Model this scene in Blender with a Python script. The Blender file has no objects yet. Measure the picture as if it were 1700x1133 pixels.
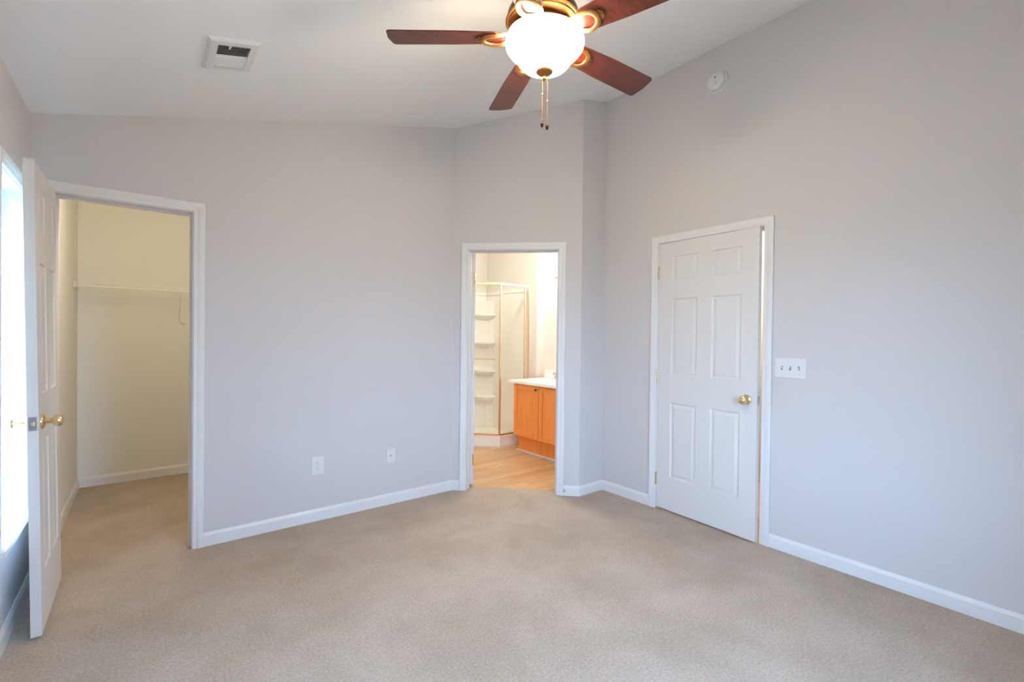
import bpy, bmesh, math, random
from math import pi, sin, cos, radians, sqrt
from mathutils import Vector, Matrix
random.seed(4)
SC = bpy.context.scene
COL = SC.collection

# ------------------------------------------------------------------ camera
CAM_H, YAW, PITCH, ROLL, FPX = 1.3182, .6729, -.0099, .0118, 768.4551
fw = Vector((sin(YAW)*cos(PITCH), cos(YAW)*cos(PITCH), sin(PITCH)))
r0 = Vector((cos(YAW), -sin(YAW), 0)); u0 = r0.cross(fw)
rt = r0*cos(ROLL) + u0*sin(ROLL); up = u0*cos(ROLL) - r0*sin(ROLL)
cd = bpy.data.cameras.new('camera'); cam = bpy.data.objects.new('camera', cd); COL.objects.link(cam)
cam.matrix_world = Matrix(((rt.x, up.x, -fw.x, 0), (rt.y, up.y, -fw.y, 0), (rt.z, up.z, -fw.z, CAM_H), (0, 0, 0, 1)))
cd.sensor_width = 36; cd.lens = FPX*36/1700; cd.clip_start = .02
SC.camera = cam

# ------------------------------------------------------------------ sky and exposure
SKY_STRENGTH = 45.0
w = bpy.data.worlds.new('daylight'); SC.world = w; w.use_nodes = True
nt = w.node_tree; nt.nodes.clear()
wo = nt.nodes.new('ShaderNodeOutputWorld'); bg = nt.nodes.new('ShaderNodeBackground')
tc = nt.nodes.new('ShaderNodeTexCoord'); sx = nt.nodes.new('ShaderNodeSeparateXYZ')
cr = nt.nodes.new('ShaderNodeValToRGB')
nt.links.new(tc.outputs['Generated'], sx.inputs[0])
mr = nt.nodes.new('ShaderNodeMapRange'); mr.inputs['From Min'].default_value = -1
nt.links.new(sx.outputs['Z'], mr.inputs['Value']); nt.links.new(mr.outputs[0], cr.inputs[0])
els = cr.color_ramp.elements
els[0].position = .44; els[0].color = (.08, .12, .15, 1)
els[1].position = .53; els[1].color = (.41, .62, 1.0, 1)
e = els.new(1.0); e.color = (.34, .55, 1.0, 1)
nt.links.new(cr.outputs[0], bg.inputs[0]); bg.inputs[1].default_value = SKY_STRENGTH
nt.links.new(bg.outputs[0], wo.inputs[0])
SC.view_settings.view_transform = 'Standard'; SC.view_settings.look = 'None'
SC.view_settings.exposure = 0.04; SC.view_settings.gamma = 1.0
SC.view_settings.use_curve_mapping = False
SC.cycles.max_bounces = 14; SC.cycles.diffuse_bounces = 8; SC.cycles.transparent_max_bounces = 16
SC.cycles.sample_clamp_indirect = 8.0

FAN_LAMP, CLOSET_LAMP, VANITY_LAMP, HALL_FILL, BATH_FILL = 74.0, 680.0, 72.0, 240.0, 118.0

# ------------------------------------------------------------------ room layout (metres)
XL, XR, YC, YR, XA, ZL, SL = -.4567, 3.1241, 3.4018, 2.6406, 2.0708, 2.4331, .2565
YB = -.42
XB = XA + YC - YR
S2 = 1/sqrt(2)
def cz(x): return ZL + SL*(x - XL)
TH = .114                       # wall thickness

# ------------------------------------------------------------------ materials
def new_mat(name):
    m = bpy.data.materials.new(name); m.use_nodes = True
    n = m.node_tree.nodes; return m, n, m.node_tree.links, n['Principled BSDF']
def mat(name, col, rough=.5, metal=0, bump=0, bscale=200, emit=0, ecol=None, var=0, vscale=4, coat=0):
    m, n, l, p = new_mat(name)
    p.inputs['Base Color'].default_value = (*col, 1); p.inputs['Roughness'].default_value = rough
    p.inputs['Metallic'].default_value = metal
    if coat: p.inputs['Coat Weight'].default_value = coat
    if emit:
        p.inputs['Emission Color'].default_value = (*(ecol or col), 1); p.inputs['Emission Strength'].default_value = emit
    if bump or var:
        t = n.new('ShaderNodeTexCoord')
    if bump:
        no = n.new('ShaderNodeTexNoise'); no.inputs['Scale'].default_value = bscale; no.inputs['Detail'].default_value = 3
        b = n.new('ShaderNodeBump'); b.inputs['Strength'].default_value = bump; b.inputs['Distance'].default_value = .002
        l.new(t.outputs['Object'], no.inputs['Vector']); l.new(no.outputs[0], b.inputs['Height']); l.new(b.outputs[0], p.inputs['Normal'])
    if var:
        no = n.new('ShaderNodeTexNoise'); no.inputs['Scale'].default_value = vscale; no.inputs['Detail'].default_value = 4
        mx = n.new('ShaderNodeMix'); mx.data_type = 'RGBA'
        mx.inputs[6].default_value = (*[c*(1-var) for c in col], 1); mx.inputs[7].default_value = (*[min(1, c*(1+var)) for c in col], 1)
        l.new(t.outputs['Object'], no.inputs['Vector']); l.new(no.outputs[0], mx.inputs[0]); l.new(mx.outputs[2], p.inputs['Base Color'])
    return m
def carpet_mat():
    m, n, l, p = new_mat('beige_carpet')
    t = n.new('ShaderNodeTexCoord')
    big = n.new('ShaderNodeTexNoise'); big.inputs['Scale'].default_value = 2.2; big.inputs['Detail'].default_value = 5; big.inputs['Roughness'].default_value = .6; big.inputs['Distortion'].default_value = .25
    fine = n.new('ShaderNodeTexNoise'); fine.inputs['Scale'].default_value = 95; fine.inputs['Detail'].default_value = 5; fine.inputs['Roughness'].default_value = .75
    r1 = n.new('ShaderNodeValToRGB'); e = r1.color_ramp.elements
    e[0].position = .36; e[0].color = (.49, .395, .31, 1); e[1].position = .66; e[1].color = (.58, .48, .392, 1)
    r2 = n.new('ShaderNodeValToRGB'); e = r2.color_ramp.elements
    e[0].position = .35; e[0].color = (.70, .68, .66, 1); e[1].position = .65; e[1].color = (1.0, 1.0, 1.0, 1)
    mx = n.new('ShaderNodeMix'); mx.data_type = 'RGBA'; mx.blend_type = 'MULTIPLY'; mx.inputs[0].default_value = 1
    for q in (big, fine): l.new(t.outputs['Object'], q.inputs['Vector'])
    l.new(big.outputs[0], r1.inputs[0]); l.new(fine.outputs[0], r2.inputs[0])
    l.new(r1.outputs[0], mx.inputs[6]); l.new(r2.outputs[0], mx.inputs[7]); l.new(mx.outputs[2], p.inputs['Base Color'])
    b = n.new('ShaderNodeBump'); b.inputs['Strength'].default_value = .7; b.inputs['Distance'].default_value = .006
    l.new(fine.outputs[0], b.inputs['Height']); l.new(b.outputs[0], p.inputs['Normal'])
    p.inputs['Roughness'].default_value = 1; p.inputs['Specular IOR Level'].default_value = .05
    return m
def plank_mat():
    m, n, l, p = new_mat('oak_plank_vinyl')
    t = n.new('ShaderNodeTexCoord')
    br = n.new('ShaderNodeTexBrick'); br.inputs['Scale'].default_value = 1; br.inputs['Brick Width'].default_value = .9; br.inputs['Row Height'].default_value = .1
    br.inputs['Mortar Size'].default_value = .0012; br.inputs['Color1'].default_value = (.55, .32, .15, 1); br.inputs['Color2'].default_value = (.74, .50, .28, 1); br.inputs['Mortar'].default_value = (.42, .24, .11, 1)
    mp = n.new('ShaderNodeMapping'); mp.inputs['Scale'].default_value = (3, 40, 1)
    no = n.new('ShaderNodeTexNoise'); no.inputs['Scale'].default_value = 1.6; no.inputs['Detail'].default_value = 6
    r = n.new('ShaderNodeValToRGB'); r.color_ramp.elements[0].position = .3; r.color_ramp.elements[0].color = (.62, .57, .50, 1); r.color_ramp.elements[1].position = .7; r.color_ramp.elements[1].color = (1, 1, 1, 1)
    mx = n.new('ShaderNodeMix'); mx.data_type = 'RGBA'; mx.blend_type = 'MULTIPLY'; mx.inputs[0].default_value = .8
    l.new(t.outputs['Object'], br.inputs['Vector']); l.new(t.outputs['Object'], mp.inputs[0]); l.new(mp.outputs[0], no.inputs['Vector']); l.new(no.outputs[0], r.inputs[0])
    l.new(br.outputs[0], mx.inputs[6]); l.new(r.outputs[0], mx.inputs[7]); l.new(mx.outputs[2], p.inputs['Base Color'])
    p.inputs['Roughness'].default_value = .35
    return m
def grain_mat(name, c0, c1, scale=(2, 40, 40), rough=.35, coat=0):
    m, n, l, p = new_mat(name)
    t = n.new('ShaderNodeTexCoord'); mp = n.new('ShaderNodeMapping'); mp.inputs['Scale'].default_value = scale
    no = n.new('ShaderNodeTexNoise'); no.inputs['Scale'].default_value = 1.5; no.inputs['Detail'].default_value = 7; no.inputs['Distortion'].default_value = .6
    r = n.new('ShaderNodeValToRGB'); r.color_ramp.elements[0].position = .32; r.color_ramp.elements[0].color = (*c0, 1); r.color_ramp.elements[1].position = .68; r.color_ramp.elements[1].color = (*c1, 1)
    l.new(t.outputs['Object'], mp.inputs[0]); l.new(mp.outputs[0], no.inputs['Vector']); l.new(no.outputs[0], r.inputs[0]); l.new(r.outputs[0], p.inputs['Base Color'])
    p.inputs['Roughness'].default_value = rough
    if coat: p.inputs['Coat Weight'].default_value = coat; p.inputs['Coat Roughness'].default_value = .2
    return m
def pane_mat(name, tint):
    m = bpy.data.materials.new(name); m.use_nodes = True; n = m.node_tree.nodes; l = m.node_tree.links; n.clear()
    o = n.new('ShaderNodeOutputMaterial'); a = n.new('ShaderNodeBsdfTransparent'); g = n.new('ShaderNodeBsdfGlossy'); lw = n.new('ShaderNodeLayerWeight'); pw = n.new('ShaderNodeMath'); f = n.new('ShaderNodeMath'); mx = n.new('ShaderNodeMixShader')
    a.inputs[0].default_value = (*tint, 1); g.inputs['Roughness'].default_value = .02; lw.inputs[0].default_value = .5
    pw.operation = 'POWER'; pw.inputs[1].default_value = 5; f.operation = 'MULTIPLY_ADD'; f.inputs[1].default_value = .80; f.inputs[2].default_value = .04
    l.new(lw.outputs['Facing'], pw.inputs[0]); l.new(pw.outputs[0], f.inputs[0])
    l.new(f.outputs[0], mx.inputs[0]); l.new(a.outputs[0], mx.inputs[1]); l.new(g.outputs[0], mx.inputs[2]); l.new(mx.outputs[0], o.inputs[0])
    return m

M = dict(
    wall=mat('greige_wall_paint', (.60, .562, .545), .75, bump=.06, bscale=260),
    ceil=mat('white_ceiling_paint', (.85, .84, .83), .9, bump=.05, bscale=200),
    trim=mat('white_trim_paint', (.73, .71, .69), .38, bump=.02, bscale=60),
    door=mat('white_door_paint', (.69, .66, .625), .42, bump=.03, bscale=90),
    cream=mat('cream_closet_paint', (.74, .71, .635), .8, bump=.06, bscale=260),
    bathwall=mat('warm_white_bathroom_paint', (.74, .70, .635), .7, bump=.05, bscale=260),
    carpet=carpet_mat(), plank=plank_mat(),
    brass=mat('polished_brass', (.83, .68, .40), .16, 1, bump=.02, bscale=40),
    nickel=mat('latch_steel', (.42, .46, .52), .3, 1, bump=.02, bscale=60),
    copper=mat('antique_copper', (.42, .19, .065), .52, 1, var=.25, vscale=18),
    bronze=mat('dark_bronze', (.045, .026, .016), .35, .7, var=.2, vscale=14),
    cherry=grain_mat('cherry_blade_wood', (.065, .009, .005), (.15, .026, .009), (3, 45, 45), .38, .1),
    globe=mat('frosted_lit_glass', (.9, .88, .84), .3, emit=FAN_LAMP, ecol=(1, .85, .64), var=.02),
    plastic=mat('white_plastic', (.70, .68, .66), .35, bump=.01, bscale=50),
    dark=mat('dark_void', (.02, .02, .022), .8, bump=.02),
    duct=mat('shaded_duct', (.035, .032, .030), .8, bump=.02),
    slot=mat('slot_grey', (.16, .16, .17), .6, bump=.02),
    wire=mat('white_vinyl_wire', (.80, .77, .70), .4, bump=.02),
    oak=grain_mat('honey_oak', (.84, .265, .055), (.92, .36, .085), (40, 40, 3), .38),
    marble=mat('white_cultured_marble', (.86, .84, .80), .2, var=.03, vscale=6),
    fibre=mat('cream_fibreglass', (.88, .86, .80), .25, bump=.01, bscale=20),
    champagne=mat('champagne_metal', (.80, .60, .42), .32, .85, bump=.02, bscale=30),
    chrome=mat('chrome', (.75, .75, .76), .12, 1, bump=.01, bscale=30),
    vinyl=mat('white_window_vinyl', (.82, .84, .85), .35, bump=.02, bscale=40),
    pane=pane_mat('window_pane', (.93, .98, .97)), shower=pane_mat('shower_glass', (.99, .995, .985)),
    bulbw=mat('lit_closet_bulb', (.9, .85, .75), .3, emit=CLOSET_LAMP, ecol=(1, .88, .68), var=.02),
    bulbv=mat('lit_vanity_bulb', (.9, .88, .8), .3, emit=VANITY_LAMP, ecol=(1, .97, .90), var=.02),
    fillh=mat('hall_fill_glow', (.9, .88, .8), .3, emit=HALL_FILL, ecol=(1, .85, .62), var=.02),
    fillb=mat('bath_fill_glow', (.9, .88, .8), .3, emit=BATH_FILL, ecol=(1, .97, .90), var=.02),
    rubber=mat('white_rubber', (.7, .7, .7), .7, bump=.03),
)

# ------------------------------------------------------------------ mesh helpers
class MB:
    def __init__(s, T=None): s.bm = bmesh.new(); s.T = T
    def v(s, p):
        p = Vector(p)
        return s.bm.verts.new(s.T @ p if s.T else p)
    def f(s, vs):
        try: return s.bm.faces.new(vs)
        except ValueError: return None
    def hexa(s, b, t):                                     # bottom ring, top ring (4+ points each)
        n = len(b); B = [s.v(p) for p in b]; U = [s.v(p) for p in t]
        s.f(B[::-1]); s.f(U)
        for i in range(n): s.f((B[i], B[(i+1) % n], U[(i+1) % n], U[i]))
        return s
    def box(s, x0, x1, y0, y1, z0, z1):
        r = [(x0, y0), (x1, y0), (x1, y1), (x0, y1)]
        return s.hexa([(x, y, z0) for x, y in r], [(x, y, z1) for x, y in r])
    def prism(s, poly, z0, z1):
        return s.hexa([(x, y, z0) for x, y in poly], [(x, y, z1) for x, y in poly])
    def lathe(s, prof, n=40, R=None, cap=True):            # profile (r, z) about local z, optional matrix R
        R = R or Matrix(); rings = []
        for r, z in prof:
            rings.append([s.v(R @ Vector((r*cos(2*pi*i/n), r*sin(2*pi*i/n), z))) for i in range(n)])
        for a, b in zip(rings, rings[1:]):
            for i in range(n): s.f((a[i], a[(i+1) % n], b[(i+1) % n], b[i]))
        if cap: s.f(rings[0][::-1]); s.f(rings[-1])
        return s
    def cyl(s, p0, p1, r0, r1=None, n=16):
        p0, p1 = Vector(p0), Vector(p1); d = p1-p0
        R = Matrix.Translation(p0) @ d.to_track_quat('Z', 'Y').to_matrix().to_4x4()
        return s.lathe([(r0, 0), (r1 if r1 is not None else r0, d.length)], n, R)
    def tube(s, path, r, n=10, closed=False, flat=1.0):
        P = [Vector(p) for p in path]; rings = []; N = len(P)
        for i, p in enumerate(P):
            a = P[(i-1) % N] if (closed or i) else p; b = P[(i+1) % N] if (closed or i < N-1) else p
            d = (b-a).normalized(); ref = Vector((0, 0, 1)) if abs(d.z) < .95 else Vector((1, 0, 0))
            x = d.cross(ref).normalized(); y = x.cross(d)
            rr = r[i] if isinstance(r, (list, tuple)) else r
            rings.append([s.v(p + x*rr*cos(2*pi*k/n) + y*rr*flat*sin(2*pi*k/n)) for k in range(n)])
        m = N if closed else N-1
        for i in range(m):
            a, b = rings[i], rings[(i+1) % N]
            for k in range(n): s.f((a[k], a[(k+1) % n], b[(k+1) % n], b[k]))
        if not closed: s.f(rings[0][::-1]); s.f(rings[-1])
        return s
    def sphere(s, c, r, sc=(1, 1, 1), n=20):
        pr = [(max(1e-4, r*sin(pi*k/12)), -r*cos(pi*k/12)) for k in range(13)]
        return s.lathe(pr, n, Matrix.Translation(c) @ Matrix.Diagonal((*sc, 1)))
    def bevel(s, w, seg=2, ang=30):
        bmesh.ops.remove_doubles(s.bm, verts=s.bm.verts, dist=1e-5)
        es = [e for e in s.bm.edges if len(e.link_faces) == 2 and e.calc_face_angle(0) > radians(ang)]
        bmesh.ops.bevel(s.bm, geom=es, offset=w, segments=seg, profile=.6, affect='EDGES', clamp_overlap=True)
        return s
def obj(name, mb, m, parent=None, smooth=False, ang=35):
    bm = mb.bm
    bmesh.ops.recalc_face_normals(bm, faces=bm.faces)
    me = bpy.data.meshes.new(name); bm.to_mesh(me); bm.free()
    if isinstance(m, str): m = M[m]
    me.materials.append(m)
    if smooth:
        me.polygons.foreach_set('use_smooth', [True]*len(me.polygons)); me.set_sharp_from_angle(angle=radians(ang))
    o = bpy.data.objects.new(name, me); COL.objects.link(o)
    if parent: o.parent = parent
    return o
def tag(o, label=None, cat=None, group=None, kind=None):
    for k, v in (('label', label), ('category', cat), ('group', group), ('kind', kind)):
        if v: o[k] = v
    return o
def thing(name, loc=(0, 0, 0), rz=0, label=None, cat=None, group=None, kind=None, rot=None):
    o = bpy.data.objects.new(name, None); COL.objects.link(o); o.empty_display_size = .1
    o.location = loc; o.rotation_euler = rot or (0, 0, rz)
    return tag(o, label, cat, group, kind)
def struct(name, mb, m, label, cat, **k): return tag(obj(name, mb, m, **k), label, cat, kind='structure')
def frame(p0, p1, flip=False):
    """local (s along p0->p1, n out of the wall, z up); n is to the right of the direction, or left when flipped"""
    d = Vector((p1[0]-p0[0], p1[1]-p0[1], 0)).normalized(); n = Vector((d.y, -d.x, 0))
    if flip: n = -n
    return Matrix(((d.x, n.x, 0, p0[0]), (d.y, n.y, 0, p0[1]), (0, 0, 1, 0), (0, 0, 0, 1)))

def wall_mb(p0, p1, th, top, openings=(), flip=False):
    """room face on the line p0-p1, thickness away from the room; top(x, y) gives the height"""
    T = frame(p0, p1, flip); L = (Vector(p1)-Vector(p0)).length
    mb = MB(T)
    cuts = sorted({0, L, *[c for o in openings for c in o[:2]]})
    def blk(a, b, z0, z1):
        r = [(a, 0), (b, 0), (b, -th), (a, -th)]
        tp = []
        for s_, n_ in r:
            q = T @ Vector((s_, n_, 0)); tp.append((s_, n_, top(q.x, q.y) if z1 is None else z1))
        mb.hexa([(s_, n_, z0) for s_, n_ in r], tp)
    for a, b in zip(cuts, cuts[1:]):
        op = [o for o in openings if o[0] <= a+1e-6 and o[1] >= b-1e-6]
        if not op: blk(a, b, 0, None)
        else:
            if op[0][2] > 0: blk(a, b, 0, op[0][2])
            blk(a, b, op[0][3], None)
    return mb
def wall(name, p0, p1, th, top, m, label, openings=(), flip=False):
    return struct(name, wall_mb(p0, p1, th, top, openings, flip), m, label, 'wall')

JT = .018; DH = 2.043; REV = .005; CW = .057
PROFILE = [(0, 0), (0, .009), (.003, .011), (.020, .012), (.027, .0145), (.034, .016), (.050, .017), (.055, .0155), (CW, .012), (CW, 0)]
def casing(mb, s0, s1, h, z0=0.0):
    rows = [[mb.v(q) for q in ((s0-w_, t_, z0), (s0-w_, t_, h+w_), (s1+w_, t_, h+w_), (s1+w_, t_, z0))] for w_, t_ in PROFILE]
    for a, b in zip(rows, rows[1:]):
        for i in range(3): mb.f((a[i], a[i+1], b[i+1], b[i]))
    for i in (0, 3): mb.f([r[i] for r in rows])
def door_trim(name, p0, p1, s0, s1, label, stop_n, flip=False):
    """s0,s1 = faces of the side jambs"""
    T = frame(p0, p1, flip); mb = MB(T)
    mb.box(s0-JT, s0, -TH, 0, 0, DH+JT); mb.box(s1, s1+JT, -TH, 0, 0, DH+JT); mb.box(s0, s1, -TH, 0, DH, DH+JT)
    a, b = stop_n
    mb.box(s0, s0+.011, a, b, 0, DH); mb.box(s1-.011, s1, a, b, 0, DH); mb.box(s0+.011, s1-.011, a, b, DH-.011, DH)
    casing(mb, s0-REV, s1+REV, DH+REV)
    return struct(name, mb, 'trim', label, 'door casing'), T
BBH, BBT = .083, .013
def baseboard(name, segs, label, m='trim', flip=False):
    mb = MB()
    for p0, p1, *ext in segs:
        e0, e1 = ext if ext else (0, 0)
        mb.T = frame(p0, p1, flip); L = (Vector(p1)-Vector(p0)).length
        prof = [(0, 0), (BBT, 0), (BBT, BBH-.018), (BBT-.004, BBH-.008), (.005, BBH), (0, BBH)]
        A = [mb.v((0-e0*(n/BBT), n, z)) for n, z in prof]; B = [mb.v((L+e1*(n/BBT), n, z)) for n, z in prof]
        mb.f(A[::-1]); mb.f(B)
        for i in range(len(prof)): mb.f((A[i], A[(i+1) % 6], B[(i+1) % 6], B[i]))
    return struct(name, mb, m, label, 'baseboard')

# ================================================================== SHELL
mb = MB()
pts = {k: mb.v((*p, 0)) for k, p in dict(a=(-.62, -.6), b=(2.03, -.6), c=(4.5, -.6), d=(4.5, 2.69), e=(2.925, 2.69), f=(2.03, 3.585), g=(2.03, 5.45), h=(-.62, 5.45)).items()}
mb.f([pts[k] for k in 'abfgh']); mb.f([pts[k] for k in 'bcdef'])
struct('floor', mb, 'carpet', 'beige cut pile carpet across the bedroom and into the closet', 'floor')
mb = MB(); mb.f([mb.v((*p, 0)) for p in ((2.03, 3.585), (2.925, 2.69), (4.1, 2.69), (4.1, 5.5), (2.03, 5.5))])
struct('floor_bathroom', mb, 'plank', 'honey wood plank floor seen through the bathroom doorway', 'floor')

poly = [(XL-.2, YB-.2), (XR+.12, YB-.2), (XR+.12, YR+.1), (XB+.05, YR+.1), (XA+.05, YC+.1), (XL-.2, YC+.1)]
mb = MB(); mb.hexa([(x, y, cz(x)) for x, y in poly], [(x, y, cz(x)+.1) for x, y in poly])
struct('ceiling', mb, 'ceil', 'white sloped bedroom ceiling rising towards the right wall', 'ceiling')

slope = lambda x, y: cz(x)
flat = lambda h: (lambda x, y: h)
# left wall with two windows (the one behind the open door and an unseen one added beside the camera for daylight)
WZ0, WZ1 = .43, 2.0
WIN = [(2.74, 3.265), (.62, 1.06)]
ll = lambda y: y-YB
wall('wall_left', (XL, YB), (XL, YC), .15, slope, 'wall', 'greige wall on the left with the window behind the open door',
     [(ll(a), ll(b), WZ0, WZ1) for a, b in WIN])
# far wall: closet doorway
CJ0, CJ1 = -.365, .232
wall('wall_far', (XL, YC), (XA, YC), TH, slope, 'wall', 'greige wall facing the camera with the closet doorway', [(CJ0-JT-XL, CJ1+JT-XL, 0, DH+JT)])
# diagonal wall: bathroom doorway
BT0, BT1 = .127, .887
wall('wall_diagonal', (XA, YC), (XB, YR), TH, slope, 'wall', 'greige angled corner wall around the bathroom doorway', [(BT0-JT, BT1+JT, 0, DH+JT)])
wall('wall_return', (XB, YR), (XR+TH, YR), TH, slope, 'wall', 'narrow greige wall strip between the bathroom wall and right wall')
# right wall: entry doorway (s runs from far to near)
EJ0, EJ1 = YR-2.100, YR-1.328
wall('wall_right', (XR, YR), (XR, YB), TH, slope, 'wall', 'tall greige wall on the right with the white six panel door', [(EJ0-JT, EJ1+JT, 0, DH+JT)])
RW = (.92, 1.66)  # rear window added out of view, placed and sized for its daylight
wall('wall_rear', (XR, YB), (XL, YB), .15, slope, 'wall', 'greige wall behind the camera', [(XR-RW[1], XR-RW[0], WZ0, WZ1)])
# closet shell
wall('wall_closet_left', (-.43, YC+TH), (-.43, 5.30), .1, flat(2.44), 'cream', 'cream closet side wall at the left end of the shelf')
wall('wall_closet_far', (-.43, 5.30), (1.95, 5.30), .1, flat(2.44), 'cream', 'cream closet back wall under the wire shelf')
wall('wall_closet_right', (1.95, 5.30), (1.95, YC+TH), .06, flat(2.44), 'cream', 'cream closet wall hidden right of the closet doorway')
wall('wall_closet_near', (1.95, YC+TH+.004), (-.43, YC+TH+.004), .004, flat(2.44), 'cream', 'cream closet side of the bedroom wall', [(1.95-CJ1-JT, 1.95-CJ0+JT, 0, DH+JT)])
mb = MB(); mb.box(-.53, 2.01, YC+TH, 5.4, 2.44, 2.5); struct('ceiling_closet', mb, 'ceil', 'white closet ceiling above the wire shelf', 'ceiling')
# bathroom shell
BH = 2.75
wall('wall_bathroom_left', (2.07, 3.50), (2.07, 5.36), .06, flat(BH), 'bathwall', 'warm white bathroom wall behind its open door')
wall('wall_bathroom_far', (2.07, 5.36), (3.81, 5.36), .1, flat(BH), 'bathwall', 'warm white bathroom wall above the shower')
wall('wall_bathroom_shower', (3.81, 5.36), (3.81, 4.29), .25, flat(BH), 'bathwall', 'warm white wall block ending beside the shower post')
wall('wall_bathroom_right', (3.93, 4.29), (3.93, 2.72), .1, flat(BH), 'bathwall', 'warm white bathroom wall behind the vanity')
wall('wall_bathroom_near', (4.03, YR+TH), (XB+.06, YR+TH), .02, flat(BH), 'bathwall', 'bathroom wall just inside the doorway on the right')
mb = MB(); mb.prism([(2.01, 3.56), (2.87, 2.70), (4.1, 2.70), (4.1, 5.5), (2.01, 5.5)], BH, BH+.06); struct('ceiling_bathroom', mb, 'ceil', 'white bathroom ceiling above the shower', 'ceiling')
# hallway shell behind the entry door
wall('wall_hall_far', (3.2, 2.66), (4.5, 2.66), .06, flat(2.5), 'wall', 'hallway wall past the entry door hinges')
wall('wall_hall_right', (4.42, 2.66), (4.42, -.5), .1, flat(2.5), 'wall', 'hallway wall seen through the gap of the ajar door')
wall('wall_hall_near', (4.5, -.5), (3.2, -.5), .06, flat(2.5), 'wall', 'hallway wall at its near end')
mb = MB(); mb.box(XR+TH, 4.52, -.56, 2.72, 2.5, 2.56); struct('ceiling_hall', mb, 'ceil', 'white hallway ceiling beyond the ajar door', 'ceiling')

# trims
tr1, T1 = door_trim('trim_1', (XL, YC), (XA, YC), CJ0-XL, CJ1-XL, 'white casing around the closet doorway', (-.075, -.04))
mb = MB(T1); mb.box(CJ1-XL-.0015, CJ1-XL, -.032, -.006, .895, .955); obj('strike_plate', mb, 'brass', tr1)['label'] = 'brass strike plate'
tr2, T2 = door_trim('trim_2', (XA, YC), (XB, YR), BT0, BT1, 'white casing around the bathroom doorway', (-.075, -.04))
tr3, T3 = door_trim('trim_3', (XR, YR), (XR, YB), EJ0, EJ1, 'white casing around the ajar entry door', (-.075, -.04))

# baseboards
c0, c1 = CJ0-REV-CW, CJ1+REV+CW
k45 = BBT*math.tan(pi/8)
baseboard('baseboard_left', [((XL, YB), (XL, YC))], 'white baseboard under the window on the left wall')
baseboard('baseboard_far', [((c1, YC), (XA, YC), 0, -k45)], 'white baseboard between closet and bathroom doorways')
dg = lambda t: (XA+t*S2, YC-t*S2)
baseboard('baseboard_diagonal', [(dg(0), dg(BT0-REV-CW), -k45, 0), (dg(BT1+REV+CW), (XB, YR), 0, k45)], 'short white baseboard pieces beside the bathroom doorway')
baseboard('baseboard_return', [((XB, YR), (XR, YR), k45, -BBT)], 'short white baseboard on the narrow wall strip')
baseboard('baseboard_right', [((XR, YR), (XR, YR-EJ0+REV+CW), -BBT, 0), ((XR, YR-EJ1-REV-CW), (XR, YB))], 'white baseboard on the right wall beside the entry door')
baseboard('baseboard_rear', [((XR, YB), (XL, YB), -BBT, -BBT)], 'white baseboard behind the camera')
baseboard('baseboard_closet', [((-.43, YC+TH+.01), (-.43, 5.30), 0, -BBT), ((-.43, 5.30), (1.95, 5.30), -BBT, 0)], 'cream lit baseboard around the closet carpet')

# windows
def window(name, p0, p1, s0, s1, label):
    T = frame(p0, p1); root = thing(name, label=label, cat='window', kind='structure'); root.matrix_world = T
    a, b, z0, z1 = s0, s1, WZ0, WZ1
    D = -.15
    mb = MB(); mb.box(a, a+.012, D, 0, z0, z1); mb.box(b-.012, b, D, 0, z0, z1); mb.box(a+.012, b-.012, D, 0, z1-.012, z1)
    obj('window_jamb', mb, 'trim', root)
    mb = MB(); casing(mb, a+.005, b-.005, z1-.005, z0+.012); obj('window_casing', mb, 'trim', root)
    mb = MB(); mb.box(a-.075, b+.075, 0, .035, z0-.012, z0+.012); mb.box(a, b, D, 0, z0-.0, z0+.012); mb.bevel(.003); obj('window_sill', mb, 'trim', root)
    i0, i1, j0, j1 = a+.012, b-.012, z0+.012, z1-.012
    mb = MB()
    for q in ((i0, i0+.035, j0, j1), (i1-.035, i1, j0, j1), (i0+.035, i1-.035, j0, j0+.045), (i0+.035, i1-.035, j1-.035, j1)):
        mb.box(q[0], q[1], -.145, -.07, q[2], q[3])
    obj('window_frame', mb, 'vinyl', root)
    zm = (j0+j1)/2
    for (q0, q1, n0, n1) in ((j0+.045, zm+.02, -.105, -.075), (zm-.02, j1-.035, -.14, -.11)):
        x0, x1 = i0+.035, i1-.035
        mb = MB()
        for q in ((x0, x0+.038, q0, q1), (x1-.038, x1, q0, q1), (x0+.038, x1-.038, q0, q0+.04), (x0+.038, x1-.038, q1-.04, q1)):
            mb.box(q[0], q[1], n0, n1, q[2], q[3])
        sash = obj('window_sash', mb, 'vinyl', root)
        mb = MB(); mb.box(x0+.038, x1-.038, (n0+n1)/2-.002, (n0+n1)/2+.002, q0+.04, q1-.04); obj('window_pane', mb, 'pane', sash)
    mb = MB(); mb.box((a+b)/2-.03, (a+b)/2+.03, -.075, -.06, zm+.02, zm+.035); obj('sash_lock', mb, 'vinyl', root)
    return root
window('window_1', (XL, YB), (XL, YC), ll(WIN[0][0]), ll(WIN[0][1]), 'bright white framed window behind the open closet door')
window('added_window_2', (XL, YB), (XL, YC), ll(WIN[1][0]), ll(WIN[1][1]), 'unseen white framed window added for daylight on the left wall beside the camera')
window('added_window_3', (XR, YB), (XL, YB), XR-RW[1], XR-RW[0], 'unseen narrow white framed window added for daylight behind the camera')

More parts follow.
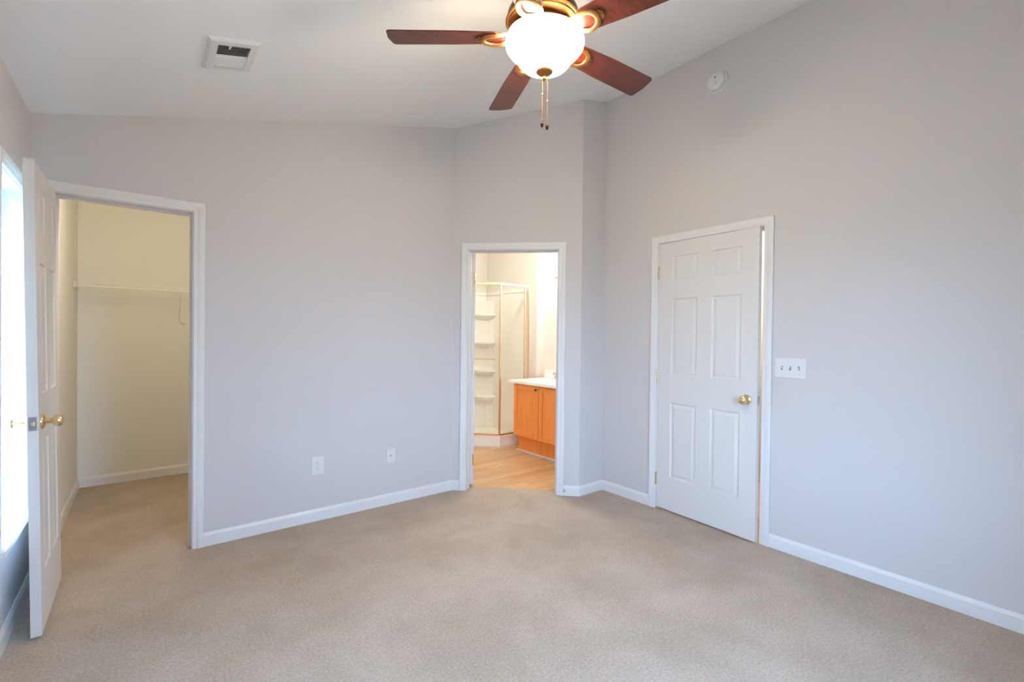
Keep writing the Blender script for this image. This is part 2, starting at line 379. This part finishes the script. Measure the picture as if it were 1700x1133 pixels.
# ------------------------------------------------------------------ doors
def knob_prof(): return [(.001, 0), (.033, 0), (.033, .003), (.030, .008), (.020, .012), (.0125, .014), (.011, .030), (.014, .034), (.022, .040), (.0275, .049), (.0275, .056), (.024, .064), (.015, .069), (.001, .070)]
def six_panel(w, h=2.026, z0=.014, t=.035):
    """slab: x 0..w from the hinge, y 0..t, both faces with six raised panels"""
    mb = MB()
    f_ = w/.762
    xs = [0, .115*f_, .328*f_, .438*f_, .650*f_, w]; zs = [z0, .262, .832, 1.040, 1.617, 1.755, 1.935, z0+h]
    for y, sgn in ((0, 1), (t, -1)):
        for i in range(5):
            for j in range(7):
                x0, x1, a, b = xs[i], xs[i+1], zs[j], zs[j+1]
                ring = lambda o, d: [mb.v((p, y+sgn*d, q)) for p, q in ((x0+o, a+o), (x1-o, a+o), (x1-o, b-o), (x0+o, b-o))]
                if i in (1, 3) and j in (1, 3, 5):
                    rs = [ring(0, 0), ring(.008, .0065), ring(.018, .0065), ring(.034, .0015)]
                    for p, q in zip(rs, rs[1:]):
                        for k in range(4): mb.f((p[k], p[(k+1) % 4], q[(k+1) % 4], q[k]))
                    mb.f(rs[-1])
                else: mb.f(ring(0, 0))
    for j in range(7):
        for x in (0, w): mb.f([mb.v(q) for q in ((x, 0, zs[j]), (x, t, zs[j]), (x, t, zs[j+1]), (x, 0, zs[j+1]))])
    for i in range(5):
        for z in (zs[0], zs[-1]): mb.f([mb.v(q) for q in ((xs[i], 0, z), (xs[i+1], 0, z), (xs[i+1], t, z), (xs[i], t, z))])
    bmesh.ops.remove_doubles(mb.bm, verts=mb.bm.verts, dist=1e-5)
    return mb
def door(name, hinge, ang, w, label, knuckle_y, backset=.066, kz=.924, t=.035):
    root = thing(name, (*hinge, 0), ang, label, 'door', kind='structure')
    obj('door_panel', six_panel(w), 'door', root)
    for y, s_ in ((0, -1), (t, 1)):
        R = Matrix.Translation((w-backset, y, kz)) @ Matrix.Rotation(-s_*pi/2, 4, 'X')
        mb = MB(); mb.lathe(knob_prof(), 32, R); obj('door_knob', mb, 'brass', root, True)['label'] = 'round brass door knob'
    mb = MB(); mb.box(w-.0005, w+.0012, .005, t-.005, kz-.029, kz+.029); lp = obj('latch_plate', mb, 'nickel', root); lp['label'] = 'steel latch plate'
    mb = MB(); mb.box(w+.0012, w+.008, .011, t-.011, kz-.009, kz+.009).bevel(.002); obj('latch_bolt', mb, 'brass', lp)
    for z in (.234, 1.027, 1.822):
        mb = MB(); mb.cyl((-.002, knuckle_y, z-.045), (-.002, knuckle_y, z+.045), .0065, n=14)
        mb.cyl((-.002, knuckle_y, z+.045), (-.002, knuckle_y, z+.05), .004, n=10); mb.cyl((-.002, knuckle_y, z-.05), (-.002, knuckle_y, z-.045), .004, n=10)
        mb.box(-.0022, -.0006, min(knuckle_y, t*.8), max(knuckle_y, t*.2), z-.044, z+.044)
        obj('hinge', mb, 'brass', root)['label'] = 'small brass hinge'
    return root
def ang_of(d): return math.atan2(d[1], d[0])
door('door_1', (CJ0-.004, YC-.019), -pi/2, .600, 'white six panel closet door standing fully open by the left window', -.0065)
door('door_2', (2.244, 3.395), ang_of((sin(radians(27.0)), cos(radians(27.0)))), .752, 'white bathroom door swung open, seen edge on inside the bathroom doorway', .0065)
bpy.data.objects['door_1'].rotation_euler.x = .013      # hangs a little out of plumb
bpy.data.objects['door_2'].location.x += .0295; bpy.data.objects['door_2'].location.y -= .0195
door('door_3', (XR-.002, 2.097), ang_of((3.0785-3.1241, 1.338-2.10)), .763, 'white six panel entry door standing slightly ajar in the right wall', -.0065)

# ================================================================== CEILING FAN
FX, FY, FZ = 1.34, 1.495, 2.60
fan = thing('ceiling_fan', (FX, FY, FZ), 0, 'five blade cherry and copper ceiling fan with lit frosted bowl', 'ceiling fan')
ch = cz(FX)-FZ
mb = MB(); mb.lathe([(.018, .185), (.045, .19), (.062, .215), (.068, .25), (.068, ch-.022)], 40)
obj('canopy', mb, 'bronze', fan, True)
mb = MB(); mb.cyl((0, 0, .13), (0, 0, .20), .014, n=20); obj('downrod', mb, 'bronze', fan, True)
mb = MB(); mb.lathe([(.02, .155), (.06, .153), (.105, .145), (.135, .128), (.150, .105), (.154, .085), (.154, .074)], 56)
obj('motor_housing', mb, 'bronze', fan, True)
mb = MB(); mb.lathe([(.150, .0735), (.158, .0725), (.160, .068), (.156, .064), (.150, .063), (.147, .058), (.148, .055), (.142, .052), (.132, .047), (.121, .044), (.112, .043)], 56)
obj('motor_rim', mb, 'copper', fan, True)['label'] = 'copper rim under the dark motor'
mb = MB()
mb.lathe([(.116, .043), (.117, .038), (.113, .034), (.098, .026), (.095, .014), (.150, .012), (.152, .008), (.10, .006)], 56)
col = obj('light_collar', mb, 'copper', fan, True)
mb = MB()
for k in range(40):
    a = 2*pi*k/40; c_, s_ = cos(a), sin(a); tn = Vector((-s_, c_, 0))
    p = Vector((.1095*c_, .1095*s_, .0322)); q = Vector((.1015*c_, .1015*s_, .0282))
    n_ = Vector((.5*c_, .5*s_, -1)).normalized()*.0012
    mb.hexa([p-tn*.003, p+tn*.003, q+tn*.003, q-tn*.003], [p-tn*.003+n_, p+tn*.003+n_, q+tn*.003+n_, q-tn*.003+n_])
obj('vent_slots', mb, 'bronze', col)
mb = MB(); mb.lathe([(.148, .006), (.157, .002), (.165, -.009), (.169, -.022), (.166, -.036), (.155, -.051), (.141, -.063), (.130, -.072), (.1235, -.080), (.1185, -.090), (.111, -.102), (.097, -.116), (.076, -.127), (.050, -.134), (.022, -.138)], 64)
bowl = obj('lamp_bowl', mb, 'globe', fan, True, 80); bowl['label'] = 'lit frosted white glass bowl'
mb = MB(); mb.lathe([(.012, -.136), (.036, -.138), (.0375, -.141), (.034, -.146), (.020, -.150), (.009, -.153), (.006, -.160), (.009, -.166), (.009, -.172), (.004, -.178), (.001, -.180)], 32)
fin = obj('finial', mb, 'copper', fan, True)
for q in (bowl, fin): q.location = (.0095*cos(YAW), -.0095*sin(YAW), 0)      # the bowl hangs slightly off centre
def blade_mb(a):
    pitch = radians(-12)
    mb = MB(Matrix.Rotation(a, 4, 'Z') @ Matrix.Rotation(pitch, 4, 'X'))
    out = []
    R0, R1, w0, w1 = .172, .660, .057, .070
    def arc(cx, cy, r, a0, a1, n=7): return [(cx+r*cos(radians(a0+(a1-a0)*k/n)), cy+r*sin(radians(a0+(a1-a0)*k/n))) for k in range(n+1)]
    out += arc(R0+.045, -w0+.045, .045, 180, 270, 8)
    out += [(R0+.2, -w1+.004)]
    out += arc(R1-.018, -w1+.018, .018, 270, 360-20, 6)
    out += [(R1+.007, 0)]
    out += arc(R1-.018, w1-.018, .018, 20, 90, 6)
    out += [(R0+.2, w1-.004)]
    out += arc(R0+.045, w0-.045, .045, 90, 180, 8)
    mb.prism(out, .000, .006); mb.bevel(.0015, 2, 60)
    return mb
def iron_mb(a):
    pitch = radians(-12)
    mb = MB(Matrix.Rotation(a, 4, 'Z'))
    ring = []
    for k in range(28):
        t = 2*pi*k/28; x = .198+.060*cos(t); y = .043*sin(t)*(1+.15*cos(t))
        u_ = min(1, max(0, (x-.137)/.07)); z = .022*(1-u_)**2 - .009 - y*sin(-pitch)*u_
        ring.append((x, y, z))
    mb.tube(ring, .0115, 10, True, .5)
    mb.tube([(.100, 0, .050), (.118, 0, .047), (.130, 0, .034), (.138, 0, .018), (.146, 0, .012)], [.016, .015, .014, .013, .011], 12, False, .6)
    mb.T = Matrix.Rotation(a, 4, 'Z') @ Matrix.Rotation(pitch, 4, 'X')
    pl = [(.250, -.016), (.262, -.024), (.275, -.024), (.284, -.012), (.286, 0), (.284, .012), (.275, .024), (.262, .024), (.250, .016)]
    mb.prism(pl, -.006, -.0005)
    for q in ((.264, .014), (.264, -.014), (.277, 0)): mb.lathe([(.0055, -.006), (.005, -.0085), (.001, -.0095)], 12, Matrix.Translation((q[0], q[1], 0)))
    return mb
for k in range(5):
    a = radians(141 + 72*k)
    obj('blade', blade_mb(a), 'cherry', fan)
    obj('blade_iron', iron_mb(a), 'copper', fan, True)
rx, ry = cos(YAW), -sin(YAW)
for off, zt, zb in ((.002, -.148, -.345), (.024, -.166, -.355)):
    x, y = rx*off, ry*off
    mb = MB()
    mb.tube([(rx*min(off, .011), ry*min(off, .011), zt), (x, y, zt-.02), (x, y, zb)], .0009, 6)
    for k in range(34): mb.sphere((x, y, zt-.02-(zt-.02-zb)*k/33), .0017, n=6)
    cz_ = zt-.09-(.012 if off > .01 else 0); mb.sphere((x, y, cz_), .004, (1, 1, 1.3), 10)
    c = obj('pull_chain', mb, 'copper', fan)
    mb = MB(); mb.lathe([(.0015, zb), (.005, zb-.002), (.0058, zb-.012), (.005, zb-.014)], 16, Matrix.Translation((x, y, 0))); f = obj('pull_cap', mb, 'brass', c, True)
    mb = MB(); mb.lathe([(.005, zb-.014), (.0066, zb-.018), (.0066, zb-.026), (.004, zb-.033), (.001, zb-.034)], 16, Matrix.Translation((x, y, 0))); obj('pull_fob', mb, 'bronze', c, True)

# ================================================================== CEILING REGISTER
vth = math.atan(SL)
vent = thing('ceiling_vent', (.32, 2.555, cz(.32)), 0, 'white two way air register in the sloped ceiling', 'vent', rot=(0, -vth, 0))
HU, HV, OU, OV = .106, .150, .066, .107
mb = MB()
out = [(-HU, -HV), (HU, -HV), (HU, HV), (-HU, HV)]; mid = [(-HU+.012, -HV+.012), (HU-.012, -HV+.012), (HU-.012, HV-.012), (-HU+.012, HV-.012)]; inn = [(-OU, -OV), (OU, -OV), (OU, OV), (-OU, OV)]
rows = [[mb.v((x, y, 0)) for x, y in out], [mb.v((x, y, -.004)) for x, y in out], [mb.v((x, y, -.012)) for x, y in mid], [mb.v((x, y, -.013)) for x, y in inn], [mb.v((x, y, -.001)) for x, y in inn]]
for a, b in zip(rows, rows[1:]):
    for i in range(4): mb.f((a[i], a[(i+1) % 4], b[(i+1) % 4], b[i]))
obj('register_frame', mb, 'trim', vent)
mb = MB(); mb.box(-OU, OU, -OV, OV, -.0015, -.0005); obj('duct_shade_plate', mb, 'duct', vent)  # flat plate without a hole; the duct's shade is put into its dark colour
for sgn in (-1, 1):
    mb = MB()
    for k in range(1 if sgn < 0 else 0, 8):
        v0 = sgn*(.0068+k*.0132)
        dy = .0165 if sgn < 0 else -.0095                    # near half leans open to the camera, far half leans shut
        mb.hexa([(-OU, v0-.0006, -.0125), (OU, v0-.0006, -.0125), (OU, v0+.0006, -.0125), (-OU, v0+.0006, -.0125)],
                [(-OU, v0-.0006+dy, -.003), (OU, v0-.0006+dy, -.003), (OU, v0+.0006+dy, -.003), (-OU, v0+.0006+dy, -.003)])
    obj('louvers', mb, 'trim', vent)
mb = MB(); mb.hexa([(-.026, -OV, -.016), (-.014, -OV, -.016), (-.018, -OV+.026, -.016), (-.022, -OV+.026, -.016)], [(-.026, -OV, -.0125), (-.014, -OV, -.0125), (-.018, -OV+.026, -.0125), (-.022, -OV+.026, -.0125)])
obj('damper_lever', mb, 'trim', vent)

# ================================================================== RIGHT WALL FITTINGS
# local frame on the right wall: x along -y (towards the camera), y = out of the wall (-x), z up
def on_right(y, z): return Matrix.Translation((XR, y, z)) @ Matrix(((0, -1, 0, 0), (-1, 0, 0, 0), (0, 0, 1, 0), (0, 0, 0, 1)))
def on_far(x, z): return Matrix.Translation((x, YC, z)) @ Matrix(((1, 0, 0, 0), (0, -1, 0, 0), (0, 0, 1, 0), (0, 0, 0, 1)))
def wthing(name, T, label, cat, group=None):
    o = thing(name, label=label, cat=cat, group=group)
    o.location = T.translation
    return o, T.to_3x3().to_4x4()
OUT = Matrix.Rotation(-pi/2, 4, 'X')     # local z -> +y (out of the wall)
det, R = wthing('smoke_detector', on_right(1.655, 3.103), 'round white smoke detector high on the right wall near the ceiling', 'smoke detector')
mb = MB(R); mb.lathe([(.074, 0), (.0755, .004), (.073, .010), (.05, .011)], 48, OUT); obj('mounting_base', mb, 'plastic', det, True)
mb = MB(R); mb.lathe([(.058, .009), (.061, .012), (.0625, .018), (.0625, .030), (.059, .037), (.050, .041), (.030, .043), (.001, .0435)], 48, OUT); obj('sensor_body', mb, 'plastic', det, True)
mb = MB(R); mb.lathe([(.009, .042), (.009, .0455), (.007, .047), (.001, .0472)], 20, OUT @ Matrix.Translation((.006, .018, 0))); obj('test_button', mb, 'plastic', det, True)
mb = MB(R); mb.lathe([(.0065, .042), (.0062, .045), (.001, .0455)], 16, OUT @ Matrix.Translation((.002, -.022, 0))); obj('sounder_hole', mb, 'slot', det, True)

def plate(mb, w, h, t=.006): mb.box(-w/2, w/2, 0, t, -h/2, h/2); mb.bevel(.0028, 3)
sw, R = wthing('light_switch', on_right(1.160, 1.142), 'white triple toggle switch plate right of the entry door', 'light switch')
mb = MB(R); plate(mb, .174, .122); obj('switch_plate', mb, 'plastic', sw)
for k in (-1, 0, 1):
    x = k*.048; updn = -1 if k == 1 else 1
    mb = MB(R); mb.box(x-.0055, x+.0055, .0062, .0072, -.0125, .0125); fr = obj('switch_slot', mb, 'slot', sw)
    mb = MB(R); mb.hexa([(x-.0042, .006, -.006), (x+.0042, .006, -.006), (x+.0042, .006, .006), (x-.0042, .006, .006)],
                        [(x-.0036, .019, updn*.008-.0035), (x+.0036, .019, updn*.008-.0035), (x+.0036, .019, updn*.008+.0035), (x-.0036, .019, updn*.008+.0035)])
    obj('toggle', mb, 'plastic', sw)
    for z in (-.030, .030):
        mb = MB(R); mb.lathe([(.0034, .0055), (.0032, .0068), (.001, .0072)], 12, OUT @ Matrix.Translation((x, -z, 0))); obj('screw', mb, 'plastic', sw)

ou, R = wthing('wall_outlet', on_far(.968, .389), 'white duplex power outlet low on the wall right of closet', 'outlet')
mb = MB(R); plate(mb, .083, .126); obj('outlet_plate', mb, 'plastic', ou)
for z in (-.0195, .0195):
    mb = MB(R); prof = [(.0172*cos(2*pi*k/24), max(-.0125, min(.0125, .0172*sin(2*pi*k/24)))) for k in range(24)]
    mb.hexa([(a, .005, z+b) for a, b in prof], [(a, .0078, z+b) for a, b in prof]); rc = obj('receptacle', mb, 'plastic', ou)
    mb = MB(R); mb.box(-.0075, -.0052, .0075, .0083, z-.002, z+.0065); mb.box(.0052, .0075, .0075, .0083, z-.001, z+.0055)
    mb.lathe([(.0026, .0075), (.0026, .0083)], 10, OUT @ Matrix.Translation((0, -(z-.0075), 0))); obj('slots', mb, 'slot', rc)
mb = MB(R); mb.lathe([(.003, .005), (.003, .0075), (.001, .0078)], 12, OUT); obj('screw', mb, 'plastic', ou)
cb, R = wthing('cable_plate', on_far(1.513, .378), 'small white coaxial cable plate nearer the bathroom doorway', 'cable plate')
mb = MB(R); plate(mb, .072, .108); obj('jack_plate', mb, 'plastic', cb)
mb = MB(R); mb.lathe([(.0075, .005), (.0075, .009), (.0048, .0095), (.0048, .017), (.002, .017)], 16, OUT); obj('coaxial_jack', mb, 'nickel', cb, True)
for z in (-.030, .030):
    mb = MB(R); mb.lathe([(.003, .005), (.003, .007), (.001, .0073)], 12, OUT @ Matrix.Translation((0, -z, 0))); obj('screw', mb, 'plastic', cb)

# door stop on the diagonal baseboard
bx, by = XA+.958*S2, YC-.958*S2
ds = thing('door_stop', (bx, by, .042), 0, 'small spring door stop on the baseboard right of the bathroom doorway', 'door stop')
dn = Vector((-S2, -S2, 0))
mb = MB(); mb.cyl(dn*.0125, dn*.018, .010, n=16); obj('base_plate', mb, 'nickel', ds)
mb = MB(); mb.tube([dn*(.018+.0009*k)+Vector((S2, -S2, 0))*.0055*cos(k*1.05)+Vector((0, 0, 1))*.0055*sin(k*1.05) for k in range(50)], .0012, 6); obj('spring', mb, 'nickel', ds)
mb = MB(); mb.cyl(dn*.062, dn*.075, .0075, .007, n=16); obj('rubber_tip', mb, 'rubber', ds)

# ================================================================== CLOSET
sh = thing('wire_shelf', (0, 5.3, 1.69), 0, 'white ventilated wire shelf with hanging rod along the closet back wall', 'shelf')
mb = MB(); x0, x1 = -.425, 1.94
for y, z, r in ((-.300, .016, .0032), (-.302, -.012, .0032), (-.15, 0, .003), (-.006, .014, .003)): mb.tube([(x0, y, z), (x1, y, z)], r, 8)
n = int((x1-x0)/.0254)
for k in range(n+1):
    x = x0+k*.0254; mb.tube([(x, -.004, .017), (x, -.298, .019), (x, -.302, -.012)], .0013, 5)
obj('wire_deck', mb, 'wire', sh)
for x in (.258, 1.1):
    mb = MB(); mb.tube([(x, -.302, .018), (x, -.306, -.02), (x, -.285, -.05), (x, -.06, -.262), (x+.02, -.03, -.278), (x+.05, -.004, -.295)], .0042, 8)
    mb.box(x-.006, x+.006, -.311, -.296, -.018, .022); obj('support_brace', mb, 'wire', sh)
mb = MB(); mb.box(-.429, -.421, -.31, 0, -.018, .026).bevel(.002); obj('end_bracket', mb, 'wire', sh)
for x in (-.18, .05, .5, .9, 1.4):
    mb = MB(); mb.box(x-.006, x+.006, -.012, 0, .004, .024); obj('wall_clip', mb, 'wire', sh)
lamp = thing('closet_lamp', (.25, YC+TH+.004, 2.27), 0, 'bare bulb lamp holder above the closet doorway inside', 'lamp')
mb = MB(); mb.lathe([(.05, 0), (.05, .012), (.03, .03), (.022, .05)], 32, OUT); obj('lamp_holder', mb, 'plastic', lamp, True)
mb = MB(); mb.sphere((0, .085, 0), .032, (1, 1.15, 1)); obj('bulb', mb, 'bulbw', lamp, True)

# ================================================================== BATHROOM
van = thing('vanity_cabinet', (3.345, 3.48, 0), 0, 'honey oak bathroom vanity cabinet with two visible doors', 'cabinet')
Y0, Y1 = 2.80-3.48, 4.150-3.48
mb = MB(); mb.box(0, .565, Y0, Y1, .19, .208); mb.box(0, .565, Y1-.018, Y1, .208, .785); mb.box(0, .565, Y0, Y0+.018, .208, .785)
mb.box(.555, .565, Y0+.018, Y1-.018, .208, .785); mb.box(0, .018, Y0+.018, Y1-.018, .208, .24); mb.box(0, .018, Y0+.018, Y1-.018, .745, .785)
for ys in (3.704, 3.275): mb.box(0, .018, ys-.03-3.48, ys+.03-3.48, .24, .745)
obj('carcass', mb, 'oak', van)
mb = MB(); mb.box(.060, .56, Y0, Y1-.01, 0, .19); obj('toe_kick', mb, 'oak', van)
mb = MB(); mb.box(.044, .060, Y0, Y1+.002, 0, .024).bevel(.004); obj('shoe_moulding', mb, 'marble', van)['label'] = 'white shoe moulding'
def shaker(y0, y1, z0=.200, z1=.778):
    mb = MB(); t = .019; r = .052
    mb.box(-t, 0, y0, y0+r, z0, z1); mb.box(-t, 0, y1-r, y1, z0, z1); mb.box(-t, 0, y0+r, y1-r, z0, z0+r); mb.box(-t, 0, y0+r, y1-r, z1-r, z1)
    mb.bevel(.0025, 2); mb.box(-.010, 0, y0+r-.002, y1-r+.002, z0+r-.002, z1-r+.002)
    return mb
for y0, y1, ky in ((3.708, 4.128, 3.735), (3.279, 3.700, 3.31), (2.85, 3.271, 3.24)):
    d_ = obj('cabinet_door', shaker(y0-3.48, y1-3.48), 'oak', van)
    mb = MB(); mb.lathe([(.006, 0), (.0055, .012), (.011, .017), (.0125, .022), (.010, .027), (.001, .029)], 20, Matrix.Translation((-.019, ky-3.48, .742)) @ Matrix.Rotation(-pi/2, 4, 'Y'))
    obj('cabinet_knob', mb, 'bronze', d_, True)
ct = thing('vanity_countertop', (3.6, 3.5, .785), 0, 'white cultured marble vanity countertop with backsplash', 'countertop')
mb = MB(); N = 64; ex, ey, cy_ = .17, .22, .42
X0, X1, V0, V1 = 3.315-3.6, 3.93-3.6, 2.78-3.5, 4.232-3.5
oute, inne = [], []
for k in range(N):
    a = 2*pi*k/N; c_, s_ = cos(a), sin(a)
    x, y = -.02+ex*c_, cy_+ey*s_; inne.append((x, y))
    dx, dy = ex*c_, ey*s_
    ts = []
    if dx > 1e-9: ts.append((X1+.02)/dx)
    if dx < -1e-9: ts.append((X0+.02)/dx)
    if dy > 1e-9: ts.append((V1-cy_)/dy)
    if dy < -1e-9: ts.append((V0-cy_)/dy)
    t_ = min(ts); oute.append((-.02+dx*t_, cy_+dy*t_))
for cxr in ((X1, V1), (X0, V1), (X0, V0), (X1, V0)):     # snap the nearest ring point to each corner
    j = min(range(N), key=lambda q: (oute[q][0]-cxr[0])**2+(oute[q][1]-cxr[1])**2); oute[j] = cxr
rings = [[(x, y, 0) for x, y in oute], [(x, y, .026) for x, y in oute], [(x, y, .030) for x, y in [(px*.995, (py-cy_)*.995+cy_) for px, py in oute]], [(x, y, .030) for x, y in inne]]
for sc_, dz in ((.97, .024), (.93, .0), (.85, -.04), (.68, -.085), (.40, -.11), (.08, -.118)): rings.append([(-.02+(x+.02)*sc_, cy_+(y-cy_)*sc_, dz) for x, y in inne])
vr = [[mb.v(p) for p in r_] for r_ in rings]
for a, b in zip(vr, vr[1:]):
    for k in range(N): mb.f((a[k], a[(k+1) % N], b[(k+1) % N], b[k]))
mb.f(vr[-1])
obj('counter_slab', mb, 'marble', ct, True, 30)
mb = MB(); mb.box(X1-.020, X1, V0, V1+.02, .030, .125).bevel(.004); obj('backsplash', mb, 'marble', ct)
fa = thing('faucet', (3.845, 3.93, .8152), 0, 'chrome two handle faucet on the vanity countertop', 'faucet')
mb = MB(); mb.box(-.025, .025, -.085, .085, 0, .014).bevel(.006, 3); obj('faucet_base', mb, 'chrome', fa)
mb = MB(); mb.tube([(0, 0, .01), (0, 0, .05), (-.015, 0, .075), (-.06, 0, .085), (-.105, 0, .075), (-.115, 0, .06)], [.014, .013, .012, .011, .010, .010], 16); obj('spout', mb, 'chrome', fa, True)
for y in (-.06, .06):
    mb = MB(); mb.lathe([(.014, .012), (.012, .030), (.010, .034), (.021, .040), (.024, .050), (.022, .062), (.012, .068), (.001, .069)], 20, Matrix.Translation((0, y, 0))); obj('faucet_handle', mb, 'chrome', fa, True)
vl = thing('vanity_light', (3.93, 3.76, 2.08), 0, 'brass bar light with round lit bulbs above the vanity', 'wall lamp')
mb = MB(); mb.box(-.03, 0, -.32, .32, -.05, .05).bevel(.008); obj('light_bar', mb, 'brass', vl)
for k in range(4):
    y = -.24+.16*k
    mb = MB(); mb.lathe([(.024, .03), (.022, .05), (.016, .055)], 20, Matrix.Translation((0, y, 0)) @ Matrix.Rotation(-pi/2, 4, 'Y')); obj('socket', mb, 'brass', vl, True)
    mb = MB(); mb.sphere((-.095, y, 0), .045); obj('bulb', mb, 'bulbv', vl, True)
bo = thing('wall_outlet', (3.93, 4.165, 1.165), 0, 'white outlet plate above the vanity backsplash inside the bathroom', 'outlet')
mb = MB(); mb.box(-.006, 0, -.037, .037, -.06, .06).bevel(.0025); obj('outlet_plate', mb, 'plastic', bo)
mb = MB(); mb.box(-.0085, -.006, -.017, .017, -.034, .034).bevel(.0015); obj('receptacle', mb, 'plastic', bo)
bl = thing('added_ceiling_light', (2.80, 3.80, BH), 0, 'round flush ceiling light added out of sight to brighten the bathroom', 'ceiling light')  # unseen fixture added and placed to brighten the bathroom
mb = MB(); mb.lathe([(.15, 0), (.15, -.02), (.14, -.025)], 40); obj('light_base', mb, 'plastic', bl, True)
mb = MB(); mb.lathe([(.14, -.02), (.135, -.05), (.11, -.075), (.06, -.09), (.001, -.095)], 40); obj('light_diffuser', mb, 'fillb', bl, True)
hl = thing('added_ceiling_light', (4.0, 1.9, 2.5), 0, 'round flush ceiling light added to brighten the hallway behind the ajar door', 'ceiling light')  # unseen fixture added so the hall wall shows bright through the door gap
mb = MB(); mb.lathe([(.13, 0), (.13, -.02), (.12, -.025)], 40); obj('light_base', mb, 'plastic', hl, True)
mb = MB(); mb.lathe([(.12, -.02), (.115, -.05), (.09, -.07), (.05, -.08), (.001, -.085)], 40); obj('light_diffuser', mb, 'fillh', hl, True)

# shower: neo angle, corner at (3.80, 5.35)
SX, SY = 3.80, 5.35
P = [(SX, 4.36), (3.31, 4.36), (2.80, 4.87), (2.80, SY)]
st = thing('shower_stall', (SX, SY, 0), 0, 'neo angle glass shower stall in the far bathroom corner', 'shower')
L_ = lambda x, y: (x-SX, y-SY)
def offs(pl, d):       # inward offset of the open polyline P
    o = []
    for i, p in enumerate(pl):
        ns = []
        for a, b in ((i-1, i), (i, i+1)):
            if 0 <= a and b < len(pl):
                dx, dy = pl[b][0]-pl[a][0], pl[b][1]-pl[a][1]; l_ = math.hypot(dx, dy); ns.append(Vector((dy/l_, -dx/l_)))
        m_ = sum(ns, Vector((0, 0))).normalized(); k_ = d/max(.3, m_.dot(ns[0])); o.append((p[0]+m_.x*k_, p[1]+m_.y*k_))
    return o
Pi = offs(P, .075)
mb = MB(); mb.prism([L_(*q) for q in offs(P, .02)]+[(0, 0)], 0.001, .055)
for i in range(3): mb.hexa([(*L_(*q), .0) for q in (P[i], P[i+1], Pi[i+1], Pi[i])], [(*L_(*q), .128) for q in (P[i], P[i+1], Pi[i+1], Pi[i])])
obj('shower_pan', mb, 'fibre', st)
Po = offs(P, -.012)
mb = MB()
for i in range(3): mb.hexa([(*L_(*q), .0) for q in (Po[i], Po[i+1], P[i+1], P[i])], [(*L_(*q), .018) for q in (Po[i], Po[i+1], P[i+1], P[i])])
obj('base_caulk', mb, 'trim', st)
mb = MB(); mb.box(-.012, .009, 4.40-SY, 0, .055, 1.93); mb.box(-.98, -.012, -.012, .009, .055, 1.93)
mb.box(-.022, -.012, 4.44-SY, -.012, 1.885, 1.93); mb.box(-.95, -.012, -.022, -.012, 1.885, 1.93)
mb.prism([(-.012, -.012), (-.19, -.012), (-.012, -.19)], .055, 1.80)
sur = obj('surround', mb, 'fibre', st)
for z in (1.62, 1.235, .85, .50):
    arc_ = [(-.012-.225*cos(pi/2*k/14), -.012-.225*sin(pi/2*k/14)) for k in range(15)]
    lo = [(-.012-.15*cos(pi/2*k/14), -.012-.15*sin(pi/2*k/14)) for k in range(15)]
    mb = MB()
    mb.hexa([(*q, z-.075) for q in lo]+[(-.012, -.012, z-.075)], [(*q, z-.022) for q in arc_]+[(-.012, -.012, z-.022)])
    mb.prism(arc_+[(-.012, -.012)], z-.022, z)
    obj('corner_shelf', mb, 'fibre', sur)
Pc = offs(P, .035)
GZ0, GZ1 = .128, 1.955
def rail(p, q, z0, z1, w=.013):
    T = frame(p, q); Ln = (Vector(q)-Vector(p)).length; mb = MB(Matrix.Translation((-SX, -SY, 0)) @ T); mb.box(0, Ln, -w, w, z0, z1); mb.bevel(.003); return mb
for i in range(3):
    a, b = Pc[i], Pc[i+1]
    if i == 0: a = (SX-.012, Pc[0][1])
    if i == 2: b = (Pc[3][0], SY-.012)
    obj('glass_door' if i == 1 else 'glass_panel', rail(a, b, GZ0+.03, GZ1-.03, .003), 'shower', st)
    obj('frame_rail', rail(a, b, GZ0, GZ0+.026), 'champagne', st); obj('frame_rail', rail(a, b, GZ1-.026, GZ1), 'champagne', st)
for q in ((SX-.03, Pc[0][1]), (SX-.095, Pc[0][1]), Pc[1], Pc[2], (Pc[3][0], SY-.03)):
    mb = MB(); mb.box(q[0]-SX-.010, q[0]-SX+.010, q[1]-SY-.010, q[1]-SY+.010, GZ0, GZ1); mb.bevel(.004); obj('frame_post', mb, 'champagne', st)
a, b = Vector(Pc[1]), Vector(Pc[2]); d_ = (b-a).normalized(); nn = Vector((d_.y, -d_.x)) * -1
mb = MB(); q0, q1 = a+d_*.06, a+d_*.52
tl = lambda q, o, z: (q.x+nn.x*o-SX, q.y+nn.y*o-SY, z)
mb.tube([tl(q0, .003, 1.05), tl(q0, .04, 1.05), tl(q1, .04, 1.05), tl(q1, .003, 1.05)], .008, 10); obj('towel_bar', mb, 'champagne', st)
mb = MB(); mb.lathe([(.04, .056), (.04, .060), (.001, .061)], 24, Matrix.Translation((-.42, -.42, 0))); obj('drain', mb, 'chrome', st)
